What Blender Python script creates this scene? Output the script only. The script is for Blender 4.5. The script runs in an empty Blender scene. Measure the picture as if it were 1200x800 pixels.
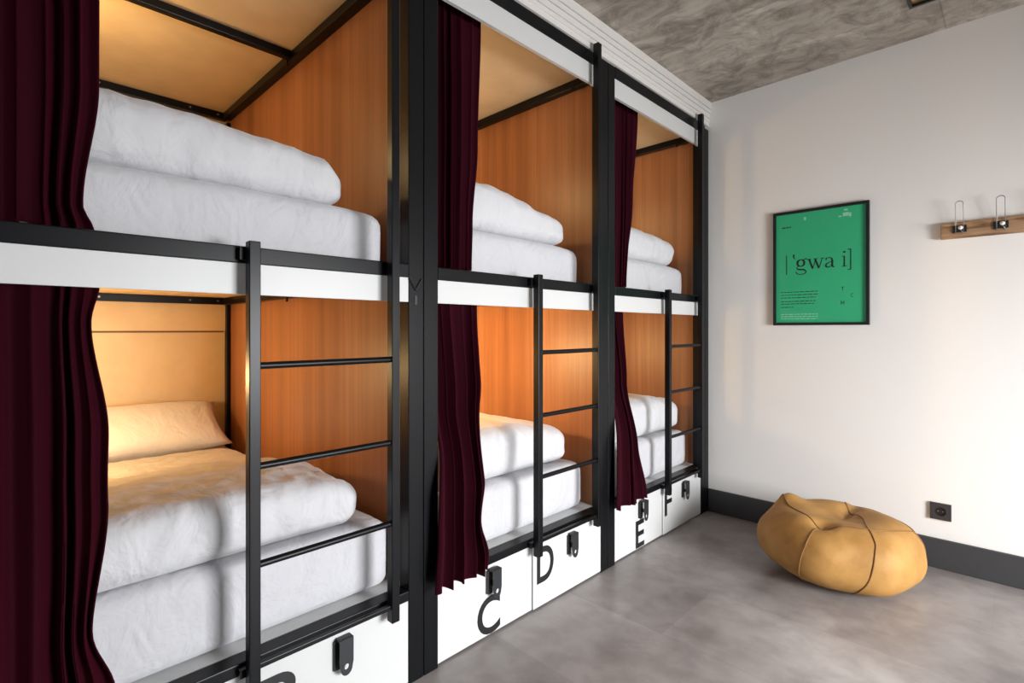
import bpy, bmesh, math, random
from mathutils import Vector, Matrix, noise

scene = bpy.context.scene
col = scene.collection

# ------------------------------------------------------------------ camera
FPX, YAW = 603.6, 0.7743
cam_d = bpy.data.cameras.new('camera')
cam_d.sensor_width = 36.0
cam_d.lens = FPX / 1200 * 36
cam_d.shift_x = -1.3 / 1200
cam_d.shift_y = -13.4 / 1200
cam_d.clip_start = 0.02
cam = bpy.data.objects.new('camera', cam_d)
cam.location = (1.45, 0.0, 1.184)
cam.rotation_euler = (math.pi / 2, 0, YAW)
col.objects.link(cam)
scene.camera = cam

# ------------------------------------------------------------------ world and light
world = bpy.data.worlds.new('daylight_sky')
scene.world = world
world.use_nodes = True
wn = world.node_tree.nodes
wn['Background'].inputs['Color'].default_value = (0.80, 0.90, 1.0, 1)
wn['Background'].inputs['Strength'].default_value = 0.6

def area(name, loc, rot, sx, sy, power, color):
    d = bpy.data.lights.new(name, 'AREA')
    d.shape = 'RECTANGLE'; d.size = sx; d.size_y = sy
    d.energy = power; d.color = color
    o = bpy.data.objects.new(name, d)
    o.location = loc; o.rotation_euler = rot
    col.objects.link(o)
    return o

# daylight that enters through the two window openings of the room
WX = 3.30                                   # right wall plane
area('window_daylight', (WX + .70, 1.90, 1.25), (0, math.radians(60), 0), 1.7, 1.6, 300, (.975, .985, 1.0))
area('window_daylight_near', (1.75, -1.98, 1.30), (math.radians(90), 0, 0), 1.5, 1.7, 2.5, (.93, .96, 1.0))

scene.view_settings.view_transform = 'Standard'
scene.view_settings.look = 'None'
scene.view_settings.exposure = 0.45
scene.view_settings.gamma = 1.0
scene.view_settings.use_curve_mapping = False
scene.cycles.max_bounces = 10
scene.cycles.diffuse_bounces = 6

# ------------------------------------------------------------------ material helpers
def mat(name, color=(.8, .8, .8), rough=.5, metal=0.0, sheen=0.0, spec=.5, coat=0.0):
    m = bpy.data.materials.new(name)
    m.use_nodes = True
    b = m.node_tree.nodes['Principled BSDF']
    b.inputs['Base Color'].default_value = (*color, 1)
    b.inputs['Roughness'].default_value = rough
    b.inputs['Metallic'].default_value = metal
    b.inputs['Specular IOR Level'].default_value = spec
    b.inputs['Coat Weight'].default_value = coat
    if sheen:
        b.inputs['Sheen Weight'].default_value = sheen
        b.inputs['Sheen Roughness'].default_value = .45
    return m

def N(m, kind, **kw):
    n = m.node_tree.nodes.new(kind)
    for k, v in kw.items():
        if k in n.inputs.keys(): n.inputs[k].default_value = v
        else: setattr(n, k, v)
    return n
def L(m, a, b): m.node_tree.links.new(a, b)
def bsdf(m): return m.node_tree.nodes['Principled BSDF']

def coords(m, scale=(1, 1, 1), src='Object'):
    t = N(m, 'ShaderNodeTexCoord'); mp = N(m, 'ShaderNodeMapping')
    mp.inputs['Scale'].default_value = scale
    L(m, t.outputs[src], mp.inputs['Vector'])
    return mp.outputs['Vector']

def noise_tex(m, vec, scale, detail=4, rough=.55, dist=0.0):
    n = N(m, 'ShaderNodeTexNoise')
    n.inputs['Scale'].default_value = scale; n.inputs['Detail'].default_value = detail
    n.inputs['Roughness'].default_value = rough; n.inputs['Distortion'].default_value = dist
    L(m, vec, n.inputs['Vector'])
    return n.outputs['Fac']

def ramp(m, fac, stops):
    r = N(m, 'ShaderNodeValToRGB')
    r.color_ramp.interpolation = 'EASE'
    e = r.color_ramp.elements
    while len(e) < len(stops): e.new(.5)
    for i, (p, c) in enumerate(stops):
        e[i].position = p; e[i].color = (*c, 1)
    L(m, fac, r.inputs['Fac'])
    return r.outputs['Color']

def mixc(m, a, b, fac, mode='MIX'):
    x = N(m, 'ShaderNodeMix', data_type='RGBA', blend_type=mode)
    for val, idx in ((fac, 0), (a, 6), (b, 7)):
        if hasattr(val, 'is_linked') or hasattr(val, 'links'): L(m, val, x.inputs[idx])
        elif idx == 0: x.inputs[0].default_value = val
        else: x.inputs[idx].default_value = (*val, 1)
    return x.outputs[2]

def bump(m, h, strength=.2, dist=.01):
    b = N(m, 'ShaderNodeBump')
    b.inputs['Strength'].default_value = strength; b.inputs['Distance'].default_value = dist
    L(m, h, b.inputs['Height']); L(m, b.outputs['Normal'], bsdf(m).inputs['Normal'])

# ---- black powder-coated steel
M_BLACK = mat('black_steel', (.0045, .0050, .0060), .33, 0, 0, .20)
v = coords(M_BLACK); bump(M_BLACK, noise_tex(M_BLACK, v, 180, 2), .08, .001)
M_BLACKPL = mat('black_plate', (.012, .012, .014), .35)
M_HASP = mat('dark_grey_hasp', (.030, .032, .036), .38, .3)
M_BOLT = mat('bolt_steel', (.35, .33, .30), .35, .8)
# ---- white laminate
M_WHITE = mat('white_laminate', (.60, .605, .60), .42)
M_SOFFIT = mat('white_painted_board', (.70, .68, .65), .6)
M_CREAM = mat('cream_panel', (.72, .55, .36), .6)
v = coords(M_CREAM, (2, 2, 2)); L(M_CREAM, ramp(M_CREAM, noise_tex(M_CREAM, v, 3, 3), [(.3, (.70, .55, .33)), (.7, (.76, .61, .38))]), bsdf(M_CREAM).inputs['Base Color'])
# ---- orange oak laminate, vertical grain
M_WOOD = mat('oak_laminate', (.45, .19, .07), .38)
v1 = coords(M_WOOD, (7, 7, .05)); v2 = coords(M_WOOD, (70, 70, 1.4)); v3 = coords(M_WOOD, (22, 22, .35))
wide = ramp(M_WOOD, noise_tex(M_WOOD, v1, 1, 1), [(.30, (.35, .148, .064)), (.5, (.43, .195, .088)), (.70, (.50, .240, .116))])
fine = ramp(M_WOOD, noise_tex(M_WOOD, v2, 1, 5, .6), [(.30, (.74, .70, .66)), (.62, (1, 1, 1))])
mid = ramp(M_WOOD, noise_tex(M_WOOD, v3, 1, 3), [(.32, (.84, .80, .76)), (.6, (1, 1, 1))])
L(M_WOOD, mixc(M_WOOD, mixc(M_WOOD, wide, fine, .65, 'MULTIPLY'), mid, .65, 'MULTIPLY'), bsdf(M_WOOD).inputs['Base Color'])
bump(M_WOOD, noise_tex(M_WOOD, v2, 1, 5, .6), .12, .002)
# ---- linen
def linen(name, c):
    m = mat(name, c, .85, 0, .25)
    v = coords(m, (1, 1, 1))
    a = noise_tex(m, v, 9, 4, .6, .6)
    c_ = noise_tex(m, coords(m, (1.0, 1.6, 1.0)), 4.5, 2, .5, 2.2)
    ad = N(m, 'ShaderNodeMath', operation='ADD'); L(m, a, ad.inputs[0]); L(m, c_, ad.inputs[1])
    bump(m, ad.outputs[0], .6, .016)
    return m
M_SHEET = linen('white_cotton', (.56, .56, .585))
M_DUVET = linen('white_duvet_cotton', (.60, .60, .62))
M_PILLOW = linen('white_pillow_cotton', (.80, .79, .76))
# ---- velvet
M_VELVET = mat('burgundy_velvet', (.024, .0009, .0048), .85, 0, .16, .08)
bsdf(M_VELVET).inputs['Sheen Tint'].default_value = (.70, .04, .14, 1)
v = coords(M_VELVET, (1, 1, .25)); bump(M_VELVET, noise_tex(M_VELVET, v, 60, 3), .2, .003)
# ---- floor
M_FLOOR = mat('grey_vinyl_floor', (.2, .19, .18), .33)
v = coords(M_FLOOR)
a = ramp(M_FLOOR, noise_tex(M_FLOOR, v, 1.5, 4, .55, .2), [(.26, (.165, .145, .138)), (.50, (.33, .300, .288)), (.74, (.50, .468, .455))])
b_ = ramp(M_FLOOR, noise_tex(M_FLOOR, v, 9, 4, .6, .2), [(.28, (.74, .73, .725)), (.68, (1.0, 1.0, 1.0))])
br = N(M_FLOOR, 'ShaderNodeTexBrick')
br.offset = .5
br.inputs['Color1'].default_value = (1, 1, 1, 1); br.inputs['Color2'].default_value = (.78, .77, .77, 1)
br.inputs['Mortar'].default_value = (.84, .83, .83, 1)
br.inputs['Scale'].default_value = 1; br.inputs['Mortar Size'].default_value = .004
br.inputs['Brick Width'].default_value = .92; br.inputs['Row Height'].default_value = .46
br.inputs['Mortar Smooth'].default_value = 1.0
L(M_FLOOR, v, br.inputs['Vector'])
L(M_FLOOR, mixc(M_FLOOR, mixc(M_FLOOR, a, b_, .8, 'MULTIPLY'), br.outputs['Color'], .8, 'MULTIPLY'), bsdf(M_FLOOR).inputs['Base Color'])
rr = N(M_FLOOR, 'ShaderNodeMapRange'); rr.inputs['To Min'].default_value = .30; rr.inputs['To Max'].default_value = .42
L(M_FLOOR, noise_tex(M_FLOOR, v, 4, 2), rr.inputs['Value']); L(M_FLOOR, rr.outputs['Result'], bsdf(M_FLOOR).inputs['Roughness'])
# ---- plaster wall
M_WALL = mat('white_plaster', (.84, .825, .80), .8)
v = coords(M_WALL); bump(M_WALL, noise_tex(M_WALL, v, 45, 4), .08, .002)
M_WALLG = mat('bounce_cut_grey', (.30, .29, .28), .85)  # unseen walls, greyed to cut the bounced light
# ---- board-marked concrete ceiling
M_CONC = mat('board_marked_concrete', (.3, .27, .24), .75)
v = coords(M_CONC); vs = coords(M_CONC, (1.1, 2.6, 1)); vl = coords(M_CONC, (1.2, 26, 1))
c1 = ramp(M_CONC, noise_tex(M_CONC, vs, 1.5, 8, .68, .9), [(.30, (.30, .262, .222)), (.50, (.47, .425, .375)), (.68, (.66, .61, .55))])
c2 = ramp(M_CONC, noise_tex(M_CONC, v, 6, 8, .72, 1.2), [(.32, (.60, .585, .56)), (.60, (1.08, 1.08, 1.07))])
c3 = ramp(M_CONC, noise_tex(M_CONC, vl, 1, 3, .5, .4), [(.36, (.88, .87, .86)), (.6, (1, 1, 1))])
bc = N(M_CONC, 'ShaderNodeTexBrick'); bc.offset = .5
bc.inputs['Color1'].default_value = (1, 1, 1, 1); bc.inputs['Color2'].default_value = (.80, .79, .77, 1)
bc.inputs['Mortar'].default_value = (.60, .58, .56, 1)
bc.inputs['Scale'].default_value = 1; bc.inputs['Mortar Size'].default_value = .006; bc.inputs['Mortar Smooth'].default_value = 1
bc.inputs['Brick Width'].default_value = 2.4; bc.inputs['Row Height'].default_value = .5
L(M_CONC, v, bc.inputs['Vector'])
x = mixc(M_CONC, mixc(M_CONC, c1, c2, 1.0, 'MULTIPLY'), c3, .8, 'MULTIPLY')
L(M_CONC, mixc(M_CONC, x, bc.outputs['Color'], .9, 'MULTIPLY'), bsdf(M_CONC).inputs['Base Color'])
bump(M_CONC, noise_tex(M_CONC, vs, 5, 8, .7, .8), .5, .02)
# ---- others
M_BASE = mat('dark_grey_baseboard', (.045, .045, .048), .5)
M_TAN = mat('mustard_leather', (.44, .225, .060), .62, 0, 0, .3)
v = coords(M_TAN)
L(M_TAN, ramp(M_TAN, noise_tex(M_TAN, v, 7, 5, .6), [(.3, (.33, .165, .042)), (.7, (.45, .240, .070))]), bsdf(M_TAN).inputs['Base Color'])
bump(M_TAN, noise_tex(M_TAN, v, 24, 6, .65), .25, .006)
M_SEAM = mat('leather_seam', (.22, .10, .025), .7)
M_GREEN = mat('green_print', (.030, .43, .20), .45, 0, 0, .5, .35)
M_INK = mat('black_ink', (.012, .02, .016), .5)
M_LETTER = mat('black_vinyl_letter', (.010, .010, .012), .4)
M_PALEMARK = mat('pale_green_marking', (.25, .62, .42), .5)
M_RUSTIC = mat('rustic_board', (.4, .22, .1), .6)
v = coords(M_RUSTIC, (3, 20, 30))
L(M_RUSTIC, ramp(M_RUSTIC, noise_tex(M_RUSTIC, v, 1.6, 6, .6, .5), [(.3, (.17, .085, .042)), (.5, (.38, .225, .12)), (.72, (.54, .37, .22))]), bsdf(M_RUSTIC).inputs['Base Color'])
M_WIRE = mat('steel_wire', (.30, .29, .28), .45, .8)
M_PORC = mat('white_porcelain', (.85, .83, .80), .2)
M_SHADELINE = mat('painted_shade_brown', (.16, .085, .04), .7)  # shade under the ledge, put in as a brown colour
M_BRASS = mat('brass_reflector', (.75, .50, .20), .3, .9)
M_SOCKET = mat('anthracite_plastic', (.035, .035, .037), .45)
M_SHADE = mat('opal_shade', (.9, .85, .75), .4)
b = bsdf(M_SHADE); b.inputs['Emission Color'].default_value = (1, .62, .30, 1); b.inputs['Emission Strength'].default_value = 6
M_GLASS = mat('window_glass', (1, 1, 1), .02); bsdf(M_GLASS).inputs['Transmission Weight'].default_value = 1

# ------------------------------------------------------------------ mesh helpers
def box(bm, x0, x1, y0, y1, z0, z1, bev=0.0):
    r = bmesh.ops.create_cube(bm, size=1)
    for v_ in r['verts']:
        v_.co = Vector(((x0 + x1) / 2 + v_.co.x * (x1 - x0), (y0 + y1) / 2 + v_.co.y * (y1 - y0), (z0 + z1) / 2 + v_.co.z * (z1 - z0)))
    if bev:
        es = list({e for v_ in r['verts'] for e in v_.link_edges})
        bmesh.ops.bevel(bm, geom=es, offset=bev, segments=2, affect='EDGES', profile=.5)

def tube(bm, pts, r, seg=10, caps=True):
    pts = [Vector(p) for p in pts]
    rings = []
    up = None
    for i, p in enumerate(pts):
        t = (pts[min(i + 1, len(pts) - 1)] - pts[max(i - 1, 0)]).normalized()
        if up is None:
            up = t.orthogonal().normalized()
        else:
            up = (up - t * up.dot(t)).normalized()
        s = t.cross(up)
        rr_ = r[i] if isinstance(r, (list, tuple)) else r
        rings.append([bm.verts.new(p + (up * math.cos(a) + s * math.sin(a)) * rr_) for a in [2 * math.pi * k / seg for k in range(seg)]])
    for a_, b2 in zip(rings, rings[1:]):
        for k in range(seg):
            bm.faces.new((a_[k], a_[(k + 1) % seg], b2[(k + 1) % seg], b2[k]))
    if caps:
        bm.faces.new(rings[0]); bm.faces.new(rings[-1])
    bmesh.ops.recalc_face_normals(bm, faces=bm.faces)

def lathe(bm, prof, centre, axis='z', seg=24):
    rings = []
    for r, h in prof:
        ring = []
        for k in range(seg):
            a_ = 2 * math.pi * k / seg
            c, s = r * math.cos(a_), r * math.sin(a_)
            p = {'z': (c, s, h), 'y': (c, h, s), 'x': (h, c, s)}[axis]
            ring.append(bm.verts.new(Vector(centre) + Vector(p)))
        rings.append(ring)
    for a_, b2 in zip(rings, rings[1:]):
        for k in range(seg):
            bm.faces.new((a_[k], a_[(k + 1) % seg], b2[(k + 1) % seg], b2[k]))
    bm.faces.new(rings[0]); bm.faces.new(rings[-1])
    bmesh.ops.recalc_face_normals(bm, faces=bm.faces)

def obj(name, bm, material, parent=None, smooth=False, angle=None):
    me = bpy.data.meshes.new(name)
    bm.normal_update()
    bm.to_mesh(me); bm.free()
    me.materials.append(material)
    if smooth:
        for p in me.polygons: p.use_smooth = True
        if angle: me.set_sharp_from_angle(angle=math.radians(angle))
    o = bpy.data.objects.new(name, me)
    col.objects.link(o)
    if parent is not None: o.parent = parent
    return o

def B(*boxes, bev=0.0):
    bm = bmesh.new()
    for b_ in boxes: box(bm, *b_, bev=bev)
    return bm

def tag(o, label=None, cat=None, group=None, kind=None):
    if label: o['label'] = label
    if cat: o['category'] = cat
    if group: o['group'] = group
    if kind: o['kind'] = kind
    return o

def thing(name, label, cat, loc=(0, 0, 0), group=None):
    o = bpy.data.objects.new(name, None); col.objects.link(o)
    o.empty_display_size = .1
    o.location = loc
    return tag(o, label, cat, group)

def struct(name, bm, m, label=None):
    o = obj(name, bm, m)
    o['kind'] = 'structure'
    if label: o['label'] = label
    return o

def origin_to(o, p):
    """move a mesh object's origin to p (world), leaving the geometry in place"""
    p = Vector(p); o.data.transform(Matrix.Translation(-p)); o.location = p
    return o

def glyph_verts(text, bold=0.0):
    c = bpy.data.curves.new('glyph', 'FONT'); c.body = text; c.size = 1; c.extrude = .5; c.resolution_u = 6; c.offset = bold
    o = bpy.data.objects.new('glyph', c); col.objects.link(o)
    bpy.context.view_layer.update()
    me = bpy.data.meshes.new_from_object(o.evaluated_get(bpy.context.evaluated_depsgraph_get()))
    vs_ = [v_.co.copy() for v_ in me.vertices]; fs = [tuple(p.vertices) for p in me.polygons]
    bpy.data.objects.remove(o); bpy.data.curves.remove(c); bpy.data.meshes.remove(me)
    return vs_, fs

def glyph(bm, text, a0, a1, b0, b1, c0, c1, plane, bold=0.0):
    """fit the text into [a0,a1]x[b0,b1]; plane 'x': reads along +y on a face looking to +x; plane 'y': reads along +x on a face looking to -y"""
    vs_, fs = glyph_verts(text, bold)
    xs = [v_.x for v_ in vs_]; ys = [v_.y for v_ in vs_]
    mx, Mx, my, My = min(xs), max(xs), min(ys), max(ys)
    nv = []
    for v_ in vs_:
        a_ = a0 + (v_.x - mx) / (Mx - mx) * (a1 - a0)
        b2 = b0 + (v_.y - my) / (My - my) * (b1 - b0)
        c_ = c0 + (v_.z + .5) * (c1 - c0)
        nv.append(bm.verts.new((c_, a_, b2) if plane == 'x' else (a_, c_, b2)))
    for f in fs:
        try: bm.faces.new([nv[i] for i in f])
        except ValueError: pass
    bmesh.ops.recalc_face_normals(bm, faces=bm.faces)

def plate(bm, outline, hole, x0, x1, plane='x'):
    """flat plate with an optional hole, outlined in (a, b), thickness from x0 to x1"""
    c = bpy.data.curves.new('plate', 'CURVE'); c.dimensions = '2D'; c.fill_mode = 'BOTH'; c.extrude = .5
    for loop in [outline] + ([hole] if hole else []):
        s = c.splines.new('POLY'); s.points.add(len(loop) - 1); s.use_cyclic_u = True
        for p, (a_, b2) in zip(s.points, loop): p.co = (a_, b2, 0, 1)
    o = bpy.data.objects.new('plate', c); col.objects.link(o)
    bpy.context.view_layer.update()
    me = bpy.data.meshes.new_from_object(o.evaluated_get(bpy.context.evaluated_depsgraph_get()))
    nv = []
    for v_ in me.vertices:
        t_ = x0 + (v_.co.z + .5) * (x1 - x0)
        nv.append(bm.verts.new((t_, v_.co.x, v_.co.y) if plane == 'x' else (v_.co.x, t_, v_.co.y)))
    for p in me.polygons:
        try: bm.faces.new([nv[i] for i in p.vertices])
        except ValueError: pass
    bpy.data.objects.remove(o); bpy.data.curves.remove(c); bpy.data.meshes.remove(me)
    bmesh.ops.remove_doubles(bm, verts=bm.verts, dist=1e-6)
    bmesh.ops.recalc_face_normals(bm, faces=bm.faces)

def interp(tab, t):
    if t <= tab[0][0]: return tab[0][1]
    for (a_, va), (b2, vb) in zip(tab, tab[1:]):
        if t <= b2:
            k = (t - a_) / (b2 - a_); k = k * k * (3 - 2 * k)
            return va + (vb - va) * k
    return tab[-1][1]

# ------------------------------------------------------------------ the room
X0, Y0, YE, ZC = -1.97, -1.90, 3.32, 2.673
struct('floor', B((X0 - .1, WX + .2, Y0 - .2, YE + .2, -.12, 0)), M_FLOOR)
struct('ceiling', B((X0 - .1, WX + .2, Y0 - .2, YE + .2, ZC, ZC + .15)), M_CONC)
struct('wall_end', B((X0 - .1, WX + .2, YE, YE + .15, 0, ZC)), M_WALL)
struct('wall_bunks', B((X0 - .1, X0, Y0, YE, 0, ZC)), M_WALL)
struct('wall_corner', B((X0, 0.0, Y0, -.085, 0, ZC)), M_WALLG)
# right wall with a low glazed opening
wy0, wy1, wz0, wz1 = 1.10, 2.60, .05, 1.50
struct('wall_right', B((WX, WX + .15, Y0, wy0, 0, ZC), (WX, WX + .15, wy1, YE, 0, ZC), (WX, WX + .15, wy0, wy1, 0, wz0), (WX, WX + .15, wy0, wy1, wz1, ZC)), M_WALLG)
struct('window_1', B((WX + .02, WX + .06, wy0, wy0 + .04, wz0, wz1), (WX + .02, WX + .06, wy1 - .04, wy1, wz0, wz1), (WX + .02, WX + .06, wy0 + .04, wy1 - .04, wz0, wz0 + .04), (WX + .02, WX + .06, wy0 + .04, wy1 - .04, wz1 - .04, wz1)), M_BLACK)
nx0, nx1, nz0, nz1 = 1.0, 2.5, .45, 2.15
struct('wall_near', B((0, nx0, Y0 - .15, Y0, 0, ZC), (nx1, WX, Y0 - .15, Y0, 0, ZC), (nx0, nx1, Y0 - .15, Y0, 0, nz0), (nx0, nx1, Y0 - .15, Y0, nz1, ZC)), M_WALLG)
struct('window_2', B((nx0, nx0 + .04, Y0 - .06, Y0 - .02, nz0, nz1), (nx1 - .04, nx1, Y0 - .06, Y0 - .02, nz0, nz1), (nx0 + .04, nx1 - .04, Y0 - .06, Y0 - .02, nz0, nz0 + .04), (nx0 + .04, nx1 - .04, Y0 - .06, Y0 - .02, nz1 - .04, nz1)), M_BLACK)
struct('baseboard_end', B((.004, WX, YE - .016, YE, 0, .147), bev=.003), M_BASE)
struct('baseboard_right', B((WX - .016, WX, Y0, YE - .018, 0, .147), bev=.003), M_BASE)
# boxed-in strip between bunks and ceiling, with fine horizontal grooves
struct('trim_1', B((X0, .004, -.085, YE, 2.520, ZC), (.004, .008, -.085, YE, 2.546, 2.566), (.004, .011, -.085, YE, 2.570, 2.598), (.004, .014, -.085, YE, 2.602, 2.626), (.004, .018, -.085, YE, 2.630, ZC)), M_SOFFIT)

# ------------------------------------------------------------------ bunk modules
PITCH = 1.111
BAYS = [-.064, 1.047, 2.158]         # left face of every module; module is 1.111 wide
BW = 1.109
XB = -1.93
def make_ladder(parent):
    bm = B((.021, .051, .533, .561, .250, 1.413), (.021, .051, .953, .981, .262, 2.532), bev=.002)
    box(bm, .0285, .0435, .5605, .9535, .303, .317, .002)
    lad = obj('ladder', bm, M_BLACK, parent)
    for y_, z0_, z1_ in ((.520, 1.366, 1.398), (.960, 1.366, 1.398), (.520, .284, .306), (.960, .284, .306)):
        obj('bracket', B((.001, .021, y_, y_ + .026, z0_, z1_)), M_BLACK, lad)
    for z in (1.091, .829, .573):
        bm = bmesh.new(); tube(bm, [(.036, .560, z), (.036, .954, z)], .0095, 12)
        obj('rung', bm, M_BLACK, lad, True, 40)
    return lad

def hasp_mesh(yc):
    """folded black locking plate with slot and padlock hole, hanging over the drawer edge"""
    bm = bmesh.new()
    w = .022
    out = [(yc - w, .262), (yc - w, .196)]
    for k in range(9):
        a_ = math.pi + math.pi * k / 8
        out.append((yc + .019 * math.cos(a_), .182 + .024 * math.sin(a_)))
    out += [(yc + w, .196), (yc + w, .262)]
    hole = [(yc + .0075 * math.cos(a_), .184 + .009 * math.sin(a_)) for a_ in [-2 * math.pi * k / 12 for k in range(12)]]
    plate(bm, out, hole, .0235, .0265)
    box(bm, .0005, .0265, yc - w, yc + w, .2615, .2665)
    return bm

def make_bunk(i, y0, label):
    r = thing('bunk_bed', label, 'bunk bed', (0, y0, 0), 'built-in bunk bed modules along the left wall')
    P = .060
    # posts
    obj('post', B((-.055, 0, 0, P, 0, 2.512), bev=.003), M_BLACK, r)
    obj('post', B((-.055, 0, BW - P, BW, 0, 2.512), bev=.003), M_BLACK, r)
    obj('rear_post', B((XB + .03, XB + .075, 0.018, P, 0, 2.40), bev=.003), M_BLACK, r)
    obj('rear_post', B((XB + .03, XB + .075, BW - P, BW - .018, 0, 2.40), bev=.003), M_BLACK, r)
    # rails
    obj('top_rail', B((-.035, 0.001, P, BW - P, 2.455, 2.514), bev=.003), M_BLACK, r)
    obj('middle_rail', B((-.050, 0.001, P, BW - P, 1.359, 1.404), bev=.003), M_BLACK, r)
    obj('lower_rail', B((-.050, 0.001, P, BW - P, .281, .314), bev=.003), M_BLACK, r)
    obj('fascia_panel', B((-.018, -.003, P, BW - P, 2.362, 2.455)), M_WHITE, r)
    obj('fascia_panel', B((-.018, -.003, P, BW - P, 1.278, 1.359)), M_WHITE, r)
    # wooden side walls, cream back wall and ceilings
    obj('side_panel', B((XB + .015, -.056, 0.001, .017, .02, 2.505)), M_WOOD, r)
    obj('side_panel', B((XB + .015, -.056, BW - .040, BW - .002, .02, 2.505)), M_WOOD, r)
    obj('back_panel', B((XB - .02, XB + .015, 0.001, BW - .001, .02, 2.505)), M_CREAM, r)
    obj('ceiling_panel', B((XB + .016, -.036, .018, BW - .041, 2.450, 2.465)), M_CREAM, r)
    obj('bed_base', B((XB + .016, -.052, .018, BW - .041, 1.372, 1.388)), M_CREAM, r)
    obj('bed_base', B((XB + .016, -.052, .018, BW - .041, .296, .313)), M_WHITE, r)
    obj('shelf_ledge', B((XB + .015, XB + .045, P + .001, BW - P - .001, 1.180, 1.371)), M_CREAM, r)
    obj('painted_shade_line', B((XB + .015, XB + .020, P + .001, BW - P - .001, 1.170, 1.180)), M_SHADELINE, r)  # thin dark strip painted in as the ledge's shade line
    # ceiling frames: side runners, rear bar, cross bar
    for z in (2.410, 1.332):
        bm = B((XB + .076, -.056, BW - .080, BW - .041, z, z + .039), (XB + .076, -.056, .018, .057, z, z + .039),
               (XB + .040, XB + .076, P, BW - P, z, z + .039), bev=.002)
        if z > 2: box(bm, -.935, -.900, .058, BW - .081, z + .006, z + .039, .002)
        f = obj('ceiling_frame', bm, M_BLACK, r)
        for yy in (.46, .86, 1.0):
            bm = bmesh.new(); lathe(bm, [(.0, 0), (.005, 0), (.005, .003), (0, .003)], (XB + .077, yy, z + .02), 'x', 10)
            obj('bolt', bm, M_BOLT, f)
        for xx in (-.16, -.95):
            obj('fixing_tab', B((xx, xx + .015, BW - .085, BW - .080, z - .018, z + .01)), M_BLACK, f)
    # shallow curtain track behind the fascias
    obj('curtain_track', B((-.034, -.022, P + .002, BW - P - .002, 2.385, 2.397)), M_BLACK, r)
    obj('curtain_track', B((-.034, -.022, P + .002, BW - P - .002, 1.300, 1.312)), M_BLACK, r)
    make_ladder(r)
    # drawers
    mid_ = BW / 2 + .002
    names = [(None, 'B'), ('C', 'D'), ('E', 'F')][i]
    for k in (0, 1):
        a0, a1 = (P + .001, mid_ - .0015) if k == 0 else (mid_ + .0015, BW - P - .001)
        off = -.006 if k == 0 else 0.0
        bm = B((-.60, -.020 + off, a0 + .03, a1 - .03, .03, .24)); box(bm, -.020 + off, -.002 + off, a0, a1, .008, .2795, .0015)
        d = obj('drawer', bm, M_WHITE, r)
        yc = (.314, .803)[k]
        st = bmesh.new(); box(st, -.002 + off, .006, yc - .020, yc + .004, .172, .258, .001); box(st, .006, .0205, yc - .004, yc + .004, .205, .222)
        s_ = obj('lock_staple', st, M_BLACKPL, d)
        h = obj('hasp', hasp_mesh(yc + .010), M_HASP, d)
        n = names[k]
        if n:
            W = {'C': (1.297, 1.417), 'D': (1.628, 1.738), 'E': (2.428, 2.516), 'F': (2.734, 2.820), 'B': (.512, .622)}[n]
            Z = {'C': (.010, .157), 'D': (.106, .258), 'E': (.012, .158), 'F': (.108, .258), 'B': (.090, .240)}[n]
            bm = bmesh.new(); glyph(bm, n, W[0] - y0, W[1] - y0, Z[0], Z[1], -.0018 + off, -.0010 + off, 'x', .016)
            lt = obj('letter', bm, M_LETTER, d); lt['label'] = 'black capital letter %s' % n
    if i == 0:
        bm = bmesh.new()      # little black v-shaped mark and small block on the post
        yv = BW - P / 2 - .004
        for s in (-1, 1):
            tube(bm, [(.0012, yv + s * .024, 1.356), (.0012, yv, 1.318)], .0042, 6)
        box(bm, 0, .002, yv - .003, yv + .006, 1.270, 1.300)
        obj('post_mark', bm, M_BLACKPL, r)
    if i == 2:
        obj('filler_strip', B((-.050, 0, BW + .001, YE - BAYS[2] - .001, 0, 2.495)), M_BLACK, r)
    return r

labels = ['bunk bed module nearest the viewer, black steel frame with ladder, drawer lettered B',
          'middle bunk bed module of black steel and oak panels, drawers lettered C and D',
          'farthest bunk bed module beside the white end wall, drawers lettered E and F']
for i, (y0, lb) in enumerate(zip(BAYS, labels)):
    make_bunk(i, y0, lb)

# warm reading lamps fixed to the left side wall inside every berth (behind the curtains)
def reading_lamp(x, y, z, power, label):
    t = thing('reading_lamp', label, 'lamp', (x, y, z), 'warm reading lamps inside the berths')
    bm = bmesh.new(); lathe(bm, [(.0, 0), (.03, 0), (.03, .012), (0, .012)], (0, 0, 0), 'y', 20)
    obj('wall_plate', bm, M_BLACK, t, True, 40)
    bm = bmesh.new(); tube(bm, [(0, .012, 0), (0, .05, 0)], .006, 10)
    obj('arm', bm, M_BLACK, t, True, 40)
    bm = bmesh.new(); lathe(bm, [(.0, .05), (.018, .052), (.030, .07), (.030, .09), (.018, .108), (0, .11)], (0, 0, 0), 'y', 20)
    obj('lamp_shade', bm, M_SHADE, t, True)
    d = bpy.data.lights.new('bulb_light', 'POINT'); d.energy = power; d.color = (1, .68, .30); d.shadow_soft_size = .04
    o = bpy.data.objects.new('bulb_light', d); o.parent = t; o.location = (0, .16, 0); col.objects.link(o)
lamps = [(0, -1.22, .96, 10.0, 'lower', 'nearest'), (0, -1.05, 2.12, 6.5, 'upper', 'nearest'),
         (1, -.80, 1.00, 22.0, 'lower', 'middle'), (1, -.85, 2.12, 6.5, 'upper', 'middle'),
         (2, -.85, 1.02, 7.5, 'lower', 'farthest'), (2, -.85, 2.12, 5.0, 'upper', 'farthest')]
for i, x_, z_, p_, lv, wh in lamps:
    reading_lamp(x_, BAYS[i] + .0175, z_, p_, 'small warm reading lamp on the side wall of the %s %s berth' % (wh, lv))

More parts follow.
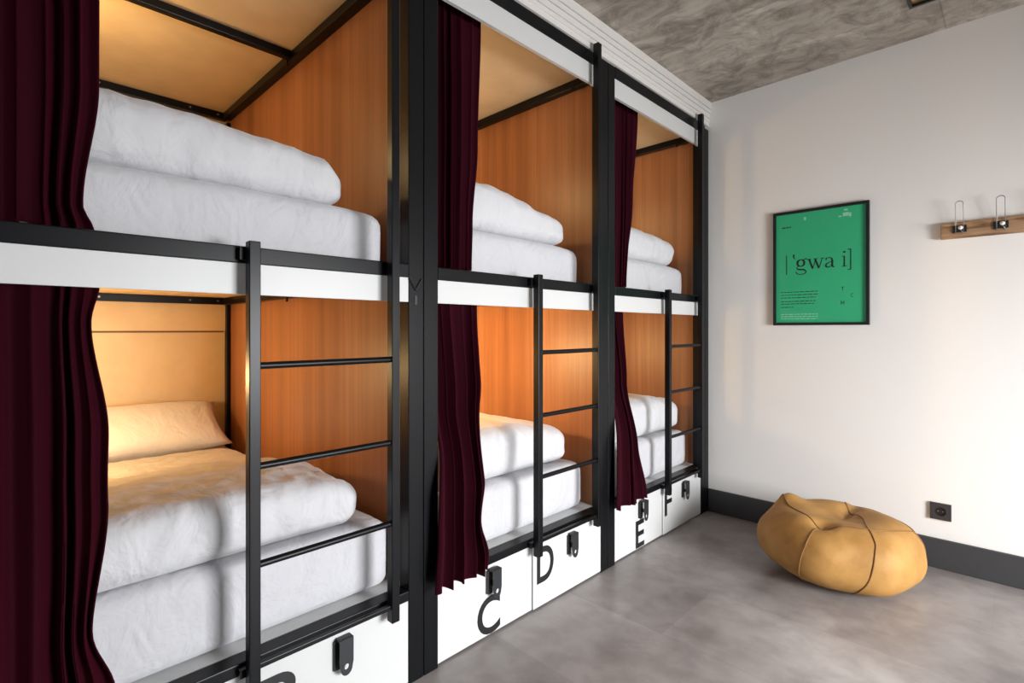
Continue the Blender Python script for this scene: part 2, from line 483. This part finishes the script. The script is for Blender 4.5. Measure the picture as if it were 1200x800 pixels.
# ------------------------------------------------------------------ bedding
def soft_box(name, x0, x1, y0, y1, z0, z1, r, m, deform=None, step=.022, wr=.004, seed=0, flat_bottom=True):
    bm = bmesh.new()
    c = Vector(((x0 + x1) / 2, (y0 + y1) / 2, (z0 + z1) / 2)); h = Vector(((x1 - x0) / 2, (y1 - y0) / 2, (z1 - z0) / 2))
    rx = ry = rz = r
    n = [max(6, int(2 * k / step)) for k in h]
    def P3(a, b_, k, fixed, s):
        q = [0, 0, 0]; q[fixed] = s
        o1, o2 = [j for j in range(3) if j != fixed]
        q[o1] = a; q[o2] = b_
        return Vector((q[0] * h[0], q[1] * h[1], q[2] * h[2]))
    for fixed in range(3):
        o1, o2 = [j for j in range(3) if j != fixed]
        for s in (-1, 1):
            g = [[bm.verts.new(P3(-1 + 2 * i_ / n[o1], -1 + 2 * j_ / n[o2], 0, fixed, s)) for j_ in range(n[o2] + 1)] for i_ in range(n[o1] + 1)]
            for i_ in range(n[o1]):
                for j_ in range(n[o2]):
                    bm.faces.new((g[i_][j_], g[i_ + 1][j_], g[i_ + 1][j_ + 1], g[i_][j_ + 1]))
    bmesh.ops.remove_doubles(bm, verts=bm.verts, dist=1e-5)
    rad = min(r, h[0], h[1], h[2])
    rb = min(rad, .03)
    for v_ in bm.verts:
        q = v_.co
        rr_ = rad if q.z > -h[2] * .2 or not flat_bottom else rad
        inner = Vector([max(-(h[j] - rr_), min(h[j] - rr_, q[j])) for j in range(3)])
        d = q - inner
        if d.length > 1e-9: q = inner + d.normalized() * min(rr_, max(abs(d.x), abs(d.y), abs(d.z)))
        p = c + q
        nrm = (d.normalized() if d.length > 1e-9 else Vector((0, 0, 1)))
        t = (p.z - z0) / (z1 - z0)
        sv = Vector((seed * 3.1, seed * 1.7, seed))
        w1 = noise.noise(Vector((p.x * 5, p.y * 4, p.z * 5)) + sv)
        w2 = 1 - abs(noise.noise(Vector((p.x * 9 + p.y * 5, p.y * 14 - p.x * 4, p.z * 7)) + sv)) * 2
        k = min(1, max(0, t * 5))
        p = p + nrm * (w1 * wr * 1.6 + w2 * wr * .8) * k
        if deform: p = deform(p, t)
        v_.co = p
    bmesh.ops.recalc_face_normals(bm, faces=bm.faces)
    o = obj(name, bm, m, None, True)
    return o

def ends(tag_, y0, mtop, mbot, right, label, wr=.003, seed=0):
    def df(p, t):
        # gentle crown, sagging edge
        e = (p.y - y0 - .49) / .46
        p.z = min(p.z, mtop - .0005) - .010 * max(0, abs(e)) ** 4 * t
        p.x = min(p.x, FX[mbot > 1] - .0005)
        return p
    o = soft_box('mattress', -1.85, FX[mbot > 1], y0 + .085, right, mbot, mtop, .045, M_SHEET, df, .03, wr, seed)
    tag(origin_to(o, (-.98, (y0 + .085 + right) / 2, mbot)), label, 'mattress', 'white mattresses in the berths')
    # stitched edge piping
    return o

FX = (-.080, -.098)
MT, MB_ = .548, .3135
UT, UB = 1.590, 1.3885
rights = [.955, 2.056, 3.168]
which = ['nearest', 'middle', 'farthest']
for i, y0 in enumerate(BAYS):
    ends('m', y0, MT, MB_, rights[i] + .012, 'white sheeted mattress in the lower berth of the %s bunk module' % which[i], .0035, i + 1)
    ends('m', y0, UT, UB, rights[i], 'white sheeted mattress in the upper berth of the %s bunk module' % which[i], .002, i + 11)

def folded(name_label, y0, y1, z0, tops, front, back, seed, r=.075, wr=.006, lay=0):
    zt = max(t for _, t in tops)
    def df(p, t):
        top = interp(tops, p.y)
        s = (top - z0) / (zt - z0)
        p.z = z0 + (p.z - z0) * s
        # fuller belly and slightly drawn-in lower edge
        if lay:
            # soft fold crease around mid height
            k = math.exp(-((t - .52) / .05) ** 2)
            if p.x > front - .05: p.x -= .010 * k
        p.z = max(p.z, z0 - .0005)
        return p
    o = soft_box('duvet', back, front, y0, y1, z0, zt, r, M_DUVET, df, .016, wr, seed)
    tag(origin_to(o, ((back + front) / 2, (y0 + y1) / 2, z0)), name_label, 'duvet', 'white duvets in the berths')
    return o
folded('white folded duvet on the mattress of the nearest upper berth', .05, .828, UT, [(.05, 1.780), (.38, 1.779), (.62, 1.760), (.75, 1.746), (.83, 1.71)], -.112, -.80, 3)
folded('white folded duvet stacked on the mattress of the middle upper berth', 1.14, 1.985, UT + .004, [(1.14, 1.812), (1.50, 1.806), (1.66, 1.782), (1.80, 1.742), (1.95, 1.722), (1.99, 1.70)], -.112, -.85, 7)
folded('white folded duvet stacked on the mattress of the farthest upper berth', 2.27, 3.112, UT + .002, [(2.27, 1.79), (2.62, 1.785), (2.85, 1.768), (3.0, 1.748), (3.11, 1.72)], -.112, -.85, 12)
folded('white folded duvet in the middle lower berth, behind the ladder', 1.16, 1.998, MT, [(1.16, .775), (1.62, .765), (1.85, .735), (2.0, .70)], -.112, -.80, 16)
folded('white folded duvet in the farthest lower berth, behind the ladder', 2.27, 3.150, MT, [(2.27, .785), (2.85, .775), (3.05, .745), (3.16, .71)], -.112, -.80, 21)

# spread duvet of the made-up nearest lower bed
def spread(p, t):
    a = max(0, min(1, (-.10 - p.x) / 1.35))         # 0 at the front edge, 1 at the pillow
    top = interp([(0, .175), (.25, .165), (.50, .120), (.70, .060), (1, .040)], a)
    side = max(0, (p.y - .60) / .30)
    top *= 1 - .28 * min(1, side) ** 2
    fold = .006 * math.sin(p.y * 17 + p.x * 9) * a * (1 - a) * 2
    crease = .005 * noise.noise(Vector((p.x * 16 + p.y * 12, p.y * 22 - p.x * 9, 3.0)))
    zz = MT + (p.z - MT) / .175 * top
    p.z = zz + (fold + crease) * t
    p.y += .02 * math.sin(p.x * 8) * max(0, min(1, (p.y - .45) / .35)) * (1 - a)
    p.z = max(p.z, MT)
    return p
o = soft_box('duvet', -1.50, -.085, .035, .885, MT, MT + .175, .07, M_DUVET, spread, .014, .006, 31)
tag(origin_to(o, (-.8, .46, MT)), 'white duvet spread over the made-up bed in the nearest lower berth', 'duvet', 'white duvets in the berths')

def pillow(loc, sx, sy, th, tilt, label):
    bm = bmesh.new()
    n = 30
    vs_ = {}
    for s in (1, -1):
        for i_ in range(n + 1):
            for j_ in range(n + 1):
                a, b_ = -1 + 2 * i_ / n, -1 + 2 * j_ / n
                e = max(0, (1 - abs(a) ** 2.6)) ** .55 * max(0, (1 - abs(b_) ** 3.2)) ** .5
                pinch = 1 - .07 * (1 - abs(a) ** 2) * 1.0 * (abs(b_) ** 3)
                pinch2 = 1 - .07 * (1 - abs(b_) ** 2) * (abs(a) ** 3)
                x_ = a * sx / 2 * pinch2; y_ = b_ * sy / 2 * pinch
                w = .006 * noise.noise(Vector((a * 3 + b_ * 2, b_ * 7, s * 3)))
                z_ = s * th / 2 * e + w * e
                key = (s if e > 0 else 0, i_, j_)
                if key not in vs_: vs_[key] = bm.verts.new((x_, y_, z_))
        for i_ in range(n):
            for j_ in range(n):
                def K(a_, b2):
                    return vs_.get((s, a_, b2)) or vs_.get((0, a_, b2))
                q = [K(i_, j_), K(i_ + 1, j_), K(i_ + 1, j_ + 1), K(i_, j_ + 1)]
                try: bm.faces.new(q)
                except ValueError: pass
    bmesh.ops.recalc_face_normals(bm, faces=bm.faces)
    o = obj('pillow', bm, M_PILLOW, None, True)
    o.location = loc; o.rotation_euler = (0, tilt, 0)
    tag(o, label, 'pillow')
    return o
pillow((-1.690, .475, .680), .38, .88, .17, math.radians(30), 'white pillow leaning at the head of the nearest lower berth')

# ------------------------------------------------------------------ curtains
def curtain(name_label, z_top, z_bot, yl, yr, xs, folds, amp, seed, group='burgundy velvet curtains'):
    bm = bmesh.new()
    nu, nv = folds * 16, 60
    rnd = random.Random(seed)
    ph = [rnd.uniform(-.6, .6) for _ in range(folds + 2)]
    am = [rnd.uniform(.35, 1.25) for _ in range(folds + 2)]
    grid = []
    bmax = max(v_ for _, v_ in yr)
    for j in range(nv + 1):
        tz = j / nv
        z = z_top + (z_bot - z_top) * tz
        a, b_ = interp(yl, -z), interp(yr, -z)
        x_ = interp(xs, -z)
        row = []
        for i_ in range(nu + 1):
            u0 = i_ / nu
            u = u0 + .055 * math.sin(2 * math.pi * u0 + seed) * math.sin(math.pi * u0) + .03 * noise.noise(Vector((u0 * 3, z * .9, seed * 2.0))) * math.sin(math.pi * u0)
            u = max(0.0, min(1.0, u))
            k = min(folds, int(u * folds))
            f = u * folds - k
            A = am[k] * (1 - f) + am[k + 1] * f
            PH = ph[k] * (1 - f) + ph[k + 1] * f
            w = math.sin(2 * math.pi * u * folds + PH + .5 * noise.noise(Vector((u * 4, z * 1.6, seed))))
            w = w * (.75 + .25 * abs(w))
            extra = .25 * math.sin(4 * math.pi * u * folds + PH * 3 + z * 2)
            g = .55 + .45 * min(1, tz * 3) + .25 * max(0, tz - .8)
            X = x_ + amp * A * (w + extra * .5) * g
            uu = u0 + .35 / folds * .3 * math.cos(2 * math.pi * u * folds + PH) * min(1, u * 6) + .03 * math.sin(2 * math.pi * u)
            Y = a + (bmax - a) * uu + (b_ - bmax) * max(0, uu) ** 2.6
            Z = z + (.006 * math.sin(u * 21 + seed) if j == nv else 0)
            row.append(bm.verts.new((X, Y, Z)))
        grid.append(row)
    for j in range(nv):
        for i_ in range(nu):
            bm.faces.new((grid[j][i_], grid[j][i_ + 1], grid[j + 1][i_ + 1], grid[j + 1][i_]))
    bm.normal_update()
    back = [[bm.verts.new(v_.co + v_.normal * .003) for v_ in row] for row in grid]
    for j in range(nv):
        for i_ in range(nu):
            bm.faces.new((back[j][i_], back[j + 1][i_], back[j + 1][i_ + 1], back[j][i_ + 1]))
        for i_ in (0, nu): bm.faces.new((grid[j][i_], grid[j + 1][i_], back[j + 1][i_], back[j][i_]))
    for i_ in range(nu):
        for j in (0, nv): bm.faces.new((grid[j][i_], grid[j][i_ + 1], back[j][i_ + 1], back[j][i_]))
    bmesh.ops.recalc_face_normals(bm, faces=bm.faces)
    o = obj('curtain', bm, M_VELVET, None, True)
    yc = interp(yl, -z_top)
    tag(origin_to(o, (interp(xs, -z_top), (yc + interp(yr, -z_top)) / 2, z_top)), name_label, 'curtain', group)
    return o
# tables are given against -z (top first)
curtain('burgundy velvet curtain drawn aside in the nearest upper berth', 2.440, 1.412,
        [(-2.4, .0), (-1.4, .0)], [(-2.4, .180), (-1.75, .178), (-1.47, .150), (-1.41, .170)], [(-2.4, -.075), (-1.4, -.075)], 5, .018, 1)
curtain('long burgundy velvet curtain drawn aside in the nearest lower berth', 1.312, .262,
        [(-1.3, .006), (-.5, .004), (-.27, .004)], [(-1.3, .182), (-1.20, .165), (-.95, .192), (-.80, .188), (-.54, .155), (-.40, .192), (-.27, .235)],
        [(-1.3, -.078), (-.92, -.045), (-.58, .036), (-.34, .044), (-.26, .046)], 5, .022, 2)
curtain('burgundy velvet curtain in the middle upper berth', 2.440, 1.412,
        [(-2.4, 1.115), (-1.4, 1.115)], [(-2.4, 1.368), (-1.9, 1.350), (-1.6, 1.325), (-1.41, 1.320)], [(-2.4, -.075), (-1.4, -.075)], 5, .018, 5)
curtain('burgundy velvet curtain in the middle lower berth, hem over drawer C', 1.312, .292,
        [(-1.3, 1.114), (-.80, 1.113), (-.58, 1.076), (-.5, 1.072), (-.28, 1.056)], [(-1.3, 1.350), (-1.0, 1.340), (-.64, 1.290), (-.48, 1.268), (-.35, 1.300), (-.28, 1.290)],
        [(-1.3, -.078), (-.92, -.045), (-.58, .036), (-.34, .044), (-.26, .046)], 5, .022, 6)
curtain('burgundy velvet curtain in the farthest upper berth', 2.440, 1.412,
        [(-2.4, 2.225), (-1.4, 2.225)], [(-2.4, 2.560), (-1.9, 2.51), (-1.41, 2.432)], [(-2.4, -.075), (-1.4, -.075)], 5, .018, 8)
curtain('burgundy velvet curtain in the farthest lower berth, hem over drawer E', 1.312, .298,
        [(-1.3, 2.227), (-.80, 2.225), (-.58, 2.180), (-.28, 2.162)], [(-1.3, 2.410), (-.95, 2.39), (-.62, 2.370), (-.28, 2.450)],
        [(-1.3, -.078), (-.92, -.045), (-.58, .036), (-.34, .044), (-.26, .046)], 5, .022, 9)

# ------------------------------------------------------------------ pouf
def make_pouf():
    t = thing('pouf', 'mustard leather floor pouf with dark seams by the end wall', 'pouf', (.845, 2.885, 0))
    R, H = .325, .295
    def surf(th, s):
        """s: 0 = centre of the top, 1 = rim, 2 = centre of the bottom"""
        # slightly hexagonal outline, pulled corner towards the back left
        rim = R * (1 + .022 * math.cos(6 * (th - .3)) + .03 * math.cos(th - 2.6) + .11 * max(0, math.cos(th - 3.91)) ** 2)
        if s <= 1:
            a = s * math.pi / 2
            rr_ = math.sin(a) ** .62
            z = .5 + .5 * math.cos(a) ** .72
            dx, dy = rr_ * math.cos(th) + .09, rr_ * math.sin(th) + .55
            z -= .12 * math.exp(-(dx * dx + dy * dy) / .018)             # dimple where the seams meet
            z -= .07 * math.exp(-(rr_ / .30) ** 2)
            fx = abs(math.sin(th - 1.50)) * rr_ if math.cos(th - 1.50) > 0 else rr_
            z -= .04 * math.exp(-(fx / .07) ** 2) * min(1, (1 - rr_) * 3)   # fold across the top
            z += .05 * math.exp(-((rr_ - .62) / .25) ** 2)
            z += .17 * math.exp(-(((th - 2.95 + math.pi) % (2 * math.pi) - math.pi) / .26) ** 2) * math.exp(-((rr_ - .78) / .18) ** 2)
        else:
            a = (s - 1) * math.pi / 2
            rr_ = math.cos(a) ** (.55 + .30 * max(0, math.cos(th - 3.7)))
            z = .5 - .5 * math.sin(a) ** .8
        if s <= 1: z -= .07 * math.exp(-(((th - 1.45 + math.pi) % (2 * math.pi) - math.pi) / .30) ** 2) * math.exp(-((rr_ - .45) / .22) ** 2)
        p = Vector((rim * rr_ * math.cos(th), rim * rr_ * math.sin(th), z * H))
        k = noise.noise(Vector((p.x * 7, p.y * 7, p.z * 7)))
        k2 = noise.noise(Vector((p.x * 17, p.y * 17, p.z * 17 + 5)))
        amp = 1 if z > .12 else 0
        p += Vector((math.cos(th) * rr_, math.sin(th) * rr_, .6)).normalized() * (.010 * k + .003 * k2) * amp
        # seam valleys
        return p
    bm = bmesh.new()
    NS, NT = 48, 96
    rings = []
    top = bm.verts.new(surf(0, 0)); bot = bm.verts.new(surf(0, 2))
    for i_ in range(1, NS):
        s = 2 * i_ / NS
        rings.append([bm.verts.new(surf(2 * math.pi * k / NT, s)) for k in range(NT)])
    for a, b_ in zip(rings, rings[1:]):
        for k in range(NT): bm.faces.new((a[k], a[(k + 1) % NT], b_[(k + 1) % NT], b_[k]))
    for k in range(NT):
        bm.faces.new((top, rings[0][k], rings[0][(k + 1) % NT])); bm.faces.new((bot, rings[-1][(k + 1) % NT], rings[-1][k]))
    bmesh.ops.recalc_face_normals(bm, faces=bm.faces)
    obj('leather_cover', bm, M_TAN, t, True)
    # welted seams that lie on the surface, given as (angle, s) way-points
    D = math.radians
    seams = [
        [(D(261), .29), (D(236), .22), (D(198), .28), (D(171), .50), (D(170), .62), (D(186), .80), (D(192), 1.1), (D(196), 1.5)],
        [(D(261), .29), (D(258), .38), (D(258), .77), (D(255), 1.07), (D(252), 1.40), (D(250), 1.75)],
        [(D(261), .29), (D(270), .26), (D(306), .29), (D(342), .38), (D(376), .56), (D(378), .9), (D(378), 1.1), (D(378), 1.5)],
        [(D(99), .62), (D(97), .30), (D(84), .14), (D(350), .10), (D(315), .26), (D(309), .56), (D(303), .92), (D(294), 1.37), (D(290), 1.75)],
        [(D(170), .58), (D(140), .52), (D(105), .52), (D(90), .50), (D(50), .46), (D(24), .50), (D(14), .58)],
    ]
    for wp in seams:
        pts = []
        for (t0, s0), (t1, s1) in zip(wp, wp[1:]):
            for k in range(10):
                f = k / 10
                if s0 < 1 and s1 < 1:
                    px_ = s0 * math.cos(t0) * (1 - f) + s1 * math.cos(t1) * f; py_ = s0 * math.sin(t0) * (1 - f) + s1 * math.sin(t1) * f
                    pts.append(surf(math.atan2(py_, px_), math.hypot(px_, py_)))
                else:
                    pts.append(surf(t0 + (t1 - t0) * f, s0 + (s1 - s0) * f))
        pts.append(surf(*wp[-1]))
        # smooth
        for _ in range(3):
            pts = [pts[0]] + [(pts[k - 1] + pts[k] * 2 + pts[k + 1]) / 4 for k in range(1, len(pts) - 1)] + [pts[-1]]
        c_ = Vector((0, 0, H * .5))
        pts = [p + (p - c_).normalized() * .0015 for p in pts]
        bm = bmesh.new(); tube(bm, pts, .0032, 8)
        o = obj('seam', bm, M_SEAM, t, True)
    return t
make_pouf()

# ------------------------------------------------------------------ things on the end wall
WY = YE - .0005
# framed green poster
px0, px1, pz0, pz1 = .405, .886, 1.212, 1.880
t = thing('framed_poster', 'green typographic poster in a thin black frame on the end wall', 'poster', ((px0 + px1) / 2, WY, pz0))
def loc_(bm):
    bmesh.ops.translate(bm, verts=bm.verts, vec=-Vector(((px0 + px1) / 2, WY, pz0))); return bm
fw = .015
obj('frame', loc_(B((px0, px0 + fw, WY - .022, WY, pz0, pz1), (px1 - fw, px1, WY - .022, WY, pz0, pz1), (px0 + fw, px1 - fw, WY - .022, WY, pz0, pz0 + fw), (px0 + fw, px1 - fw, WY - .022, WY, pz1 - fw, pz1))), M_BLACKPL, t)
sheet = obj('print', loc_(B((px0 + fw, px1 - fw, WY - .012, WY - .002, pz0 + fw, pz1 - fw))), M_GREEN, t)
FY = WY - .012
def stroke(bm, pts, w, y=FY):
    """flat ink stroke through pts (x, z) with widths w, raised a hair off the paper"""
    L_ = []; R_ = []
    n = len(pts)
    for i_ in range(n):
        a = Vector(pts[max(0, i_ - 1)]); b_ = Vector(pts[min(n - 1, i_ + 1)])
        d = (b_ - a).normalized(); nn = Vector((-d.y, d.x))
        ww = (w[i_] if isinstance(w, (list, tuple)) else w) / 2
        p = Vector(pts[i_])
        L_.append(p + nn * ww); R_.append(p - nn * ww)
    def mk(p, yy): return bm.verts.new((p.x, yy, p.y))
    f = [(mk(l, y - .0008), mk(r, y - .0008)) for l, r in zip(L_, R_)]
    bk = [(mk(l, y), mk(r, y)) for l, r in zip(L_, R_)]
    for k in range(n - 1):
        bm.faces.new((f[k][0], f[k + 1][0], f[k + 1][1], f[k][1]))
        bm.faces.new((f[k][0], bk[k][0], bk[k + 1][0], f[k + 1][0]))
        bm.faces.new((f[k][1], f[k + 1][1], bk[k + 1][1], bk[k][1]))
    bm.faces.new((f[0][0], f[0][1], bk[0][1], bk[0][0])); bm.faces.new((f[-1][0], bk[-1][0], bk[-1][1], f[-1][1]))
def arc(cx_, cz, rx_, rz_, a0, a1, n=16):
    return [(cx_ + rx_ * math.cos(math.radians(a0 + (a1 - a0) * k / n)), cz + rz_ * math.sin(math.radians(a0 + (a1 - a0) * k / n))) for k in range(n + 1)]
def modulated(n, thin, thick, phase=0):
    return [thin + (thick - thin) * abs(math.cos(math.pi * 2 * k / n * .5 + phase)) for k in range(n + 1)]
bm = bmesh.new()
# baseline z=1.520, x-height .058 ; word runs x .470 .. .800
bz, xh = 1.535, .058
stroke(bm, [(.477, bz - .024), (.477, bz + .088)], .0045)                                   # opening bar
stroke(bm, [(.512, bz + .086), (.520, bz + .086)], [.011, .010]); stroke(bm, [(.513, bz + .084), (.517, bz + .070), (.523, bz + .064)], [.008, .006, .003])  # quote
# g, two-storey
gx = .553
stroke(bm, arc(gx, bz + .038, .018, .0195, 0, 360, 24), [.0045 + .0065 * abs(math.cos(math.radians(15 * k))) for k in range(25)])
stroke(bm, [(gx + .012, bz + .052), (gx + .022, bz + .060), (gx + .031, bz + .060)], [.004, .005, .007])
stroke(bm, [(gx - .010, bz + .022), (gx - .021, bz + .012), (gx - .018, bz + .003), (gx - .002, bz + .000), (gx + .016, bz - .001), (gx + .027, bz - .010)], [.003, .005, .008, .009, .009, .006])
stroke(bm, arc(gx + .001, bz - .014, .026, .014, 10, -190, 20), [.006 - .002 * math.sin(math.pi * k / 20) for k in range(21)])
# w
wx_ = .590
for a_, b2, th in (((wx_ + .006, bz + xh - .002), (wx_ + .024, bz + .001), .0095), ((wx_ + .024, bz + .001), (wx_ + .041, bz + xh - .004), .004), ((wx_ + .037, bz + xh - .004), (wx_ + .056, bz + .001), .0095), ((wx_ + .056, bz + .001), (wx_ + .073, bz + xh - .002), .004)):
    stroke(bm, [a_, b2], th)
for cx_ in (wx_ + .005, wx_ + .040, wx_ + .074): stroke(bm, [(cx_ - .011, bz + xh - .002), (cx_ + .011, bz + xh - .002)], .0035)
# a
ax = .678
stroke(bm, [(ax + .002, bz + .044), (ax + .006, bz + .053), (ax + .018, bz + .057), (ax + .030, bz + .052), (ax + .034, bz + .040), (ax + .034, bz + .010), (ax + .038, bz + .002), (ax + .046, bz + .003)], [.009, .005, .004, .007, .010, .010, .007, .003])
stroke(bm, [(ax + .034, bz + .034), (ax + .018, bz + .029), (ax + .004, bz + .020), (ax + .003, bz + .008), (ax + .013, bz + .001), (ax + .024, bz + .005), (ax + .034, bz + .014)], [.003, .004, .007, .010, .006, .004, .003])
# i
ix = .770
stroke(bm, [(ix, bz + .001), (ix, bz + xh)], .0070)
stroke(bm, [(ix - .012, bz + xh - .002), (ix, bz + xh - .001)], .004); stroke(bm, [(ix - .012, bz + .001), (ix + .012, bz + .001)], .0035)
stroke(bm, [(ix - .0065, bz + .080), (ix + .0055, bz + .080)], .009)
# closing bracket
stroke(bm, [(.800, bz + .094), (.800, bz - .020)], .0050); stroke(bm, [(.786, bz + .0925), (.800, bz + .0925)], .004); stroke(bm, [(.786, bz - .0185), (.800, bz - .0185)], .004)
o = obj('headline', loc_(bm), M_INK, sheet); o['label'] = "black serif phonetic spelling 'gwa i in brackets"
for ch, cx_, cz, s in (('T', .762, 1.412, .022), ('C', .806, 1.375, .020), ('H', .762, 1.336, .022)):
    bm = bmesh.new(); glyph(bm, ch, cx_ - s * .34, cx_ + s * .34, cz - s * .5, cz + s * .5, FY, FY - .0008, 'y')
    o = obj('letter', loc_(bm), M_INK, sheet); o['label'] = 'small black letter %s' % ch
rnd = random.Random(4)
bm = bmesh.new()
def textline(x0, x1, z, h):
    x_ = x0
    while x_ < x1 - .004:
        w_ = min(rnd.uniform(.008, .026), x1 - x_)
        stroke(bm, [(x_, z), (x_ + w_, z)], h); x_ += w_ + .0045
for k in range(3): textline(.447, .640 - .01 * (k == 2), 1.406 - k * .0165, .0038)
for k in range(2): textline(.447, .630, 1.352 - k * .0150, .0038)
textline(.447, .515, 1.318, .0038)
textline(.452, .500, 1.788, .006)
o = obj('small_print', loc_(bm), M_INK, sheet); o['label'] = 'fine black paragraph lines'
bm = bmesh.new()
for k in range(3): textline(.447, .640, 1.276 - k * .013, .0045)
stroke(bm, [(.742, 1.814), (.757, 1.814)], .008); stroke(bm, [(.762, 1.822), (.792, 1.822)], .020); stroke(bm, [(.786, 1.845), (.768, 1.848)], .010); stroke(bm, [(.798, 1.806), (.798, 1.828)], .010)  # small pale blocks near the upper right of the sheet
stroke(bm, [(.568, 1.828), (.580, 1.828)], .018)
o = obj('pale_print_and_marks', loc_(bm), M_PALEMARK, sheet)

# coat rack: rustic board with wire loops and porcelain knobs
def L3(p, o0): return tuple(Vector(p) - Vector(o0))
hx0, hx1, hz0, hz1 = 1.180, 2.05, 1.630, 1.708
H0 = ((hx0 + hx1) / 2, WY, (hz0 + hz1) / 2)
t = thing('coat_rack', 'rustic wooden coat rack board with wire hooks high on the end wall', 'coat rack', H0)
bm = B((hx0, hx1, WY - .026, WY, hz0, hz1), bev=.004); bmesh.ops.translate(bm, verts=bm.verts, vec=-Vector(H0))
obj('board', bm, M_RUSTIC, t)
for k in range(5):
    cx_ = 1.252 + k * .145
    bm = bmesh.new()
    w_ = .0145
    pts = [(cx_ - w_, WY - .030, 1.650), (cx_ - w_, WY - .034, 1.72), (cx_ - w_, WY - .045, 1.786)]
    pts += [(cx_ - w_ * math.cos(a_), WY - .048, 1.790 + w_ * math.sin(a_)) for a_ in [math.pi * q / 10 for q in range(11)]]
    pts += [(cx_ + w_, WY - .045, 1.786), (cx_ + w_, WY - .034, 1.72), (cx_ + w_, WY - .030, 1.650)]
    pts += [(cx_ + w_, WY - .045, 1.642), (cx_ + w_, WY - .072, 1.648), (cx_ + .006, WY - .078, 1.662)]
    tube(bm, [L3(p, H0) for p in pts], .0019, 8)
    hk = obj('hook', bm, M_WIRE, t, True)
    bm = bmesh.new(); box(bm, cx_ - .026, cx_ + .026, WY - .032, WY - .026, 1.656, 1.690, .001)
    bmesh.ops.translate(bm, verts=bm.verts, vec=-Vector(H0)); obj('hook_plate', bm, M_BLACKPL, hk)
    bm = bmesh.new(); lathe(bm, [(0, 0), (.005, 0), (.007, -.006), (.0095, -.014), (.007, -.021), (0, -.023)], L3((cx_ + .006, WY - .060, 1.672), H0), 'y', 18)
    obj('knob', bm, M_PORC, hk, True)
    bm = bmesh.new(); tube(bm, [L3((cx_ + .006, WY - .032, 1.672), H0), L3((cx_ + .006, WY - .061, 1.672), H0)], .004, 8)
    obj('knob_stem', bm, M_WIRE, hk, True)

# power socket
S0 = (1.179, WY, .283)
t = thing('power_socket', 'square anthracite power socket low on the end wall, right of the pouf', 'socket', S0)
bm = bmesh.new()
sq = [(-.041, -.041), (.041, -.041), (.041, .041), (-.041, .041)]
plate(bm, sq, [(.0215 * math.cos(-a_), .0215 * math.sin(-a_)) for a_ in [2 * math.pi * k / 28 for k in range(28)]], -.010, 0, 'y')
obj('cover_plate', bm, M_SOCKET, t)
bm = bmesh.new(); lathe(bm, [(0, -.0012), (.0212, -.0012), (.0212, -.0065), (.0196, -.0065), (.0196, -.0030), (0, -.0030)], (0, 0, 0), 'y', 28)
ins = obj('socket_well', bm, M_BLACKPL, t, True, 40)
bm = bmesh.new()
for s in (-1, 1): lathe(bm, [(0, -.0030), (.0028, -.0030), (.0028, -.0045), (0, -.0045)], (s * .0095, 0, 0), 'y', 12)
obj('contact', bm, M_BOLT, ins, True, 40)

# square ceiling spot with brass inside
C0 = (1.197, 2.862, ZC)
t = thing('ceiling_spotlight', 'square black ceiling spotlight with brass inside on the concrete ceiling', 'spotlight', C0)
obj('housing', B((-.10, -.088, -.10, .10, -.018, 0), (.088, .10, -.10, .10, -.018, 0), (-.088, .088, -.10, -.088, -.018, 0), (-.088, .088, .088, .10, -.018, 0)), M_BLACKPL, t)
bm = bmesh.new(); box(bm, -.087, .087, -.087, .087, -.006, -.001)
lathe(bm, [(0, -.0065), (.035, -.0065), (.070, -.016), (.066, -.016), (.030, -.010), (0, -.010)], (0, 0, 0), 'z', 28)
obj('reflector', bm, M_BRASS, t)
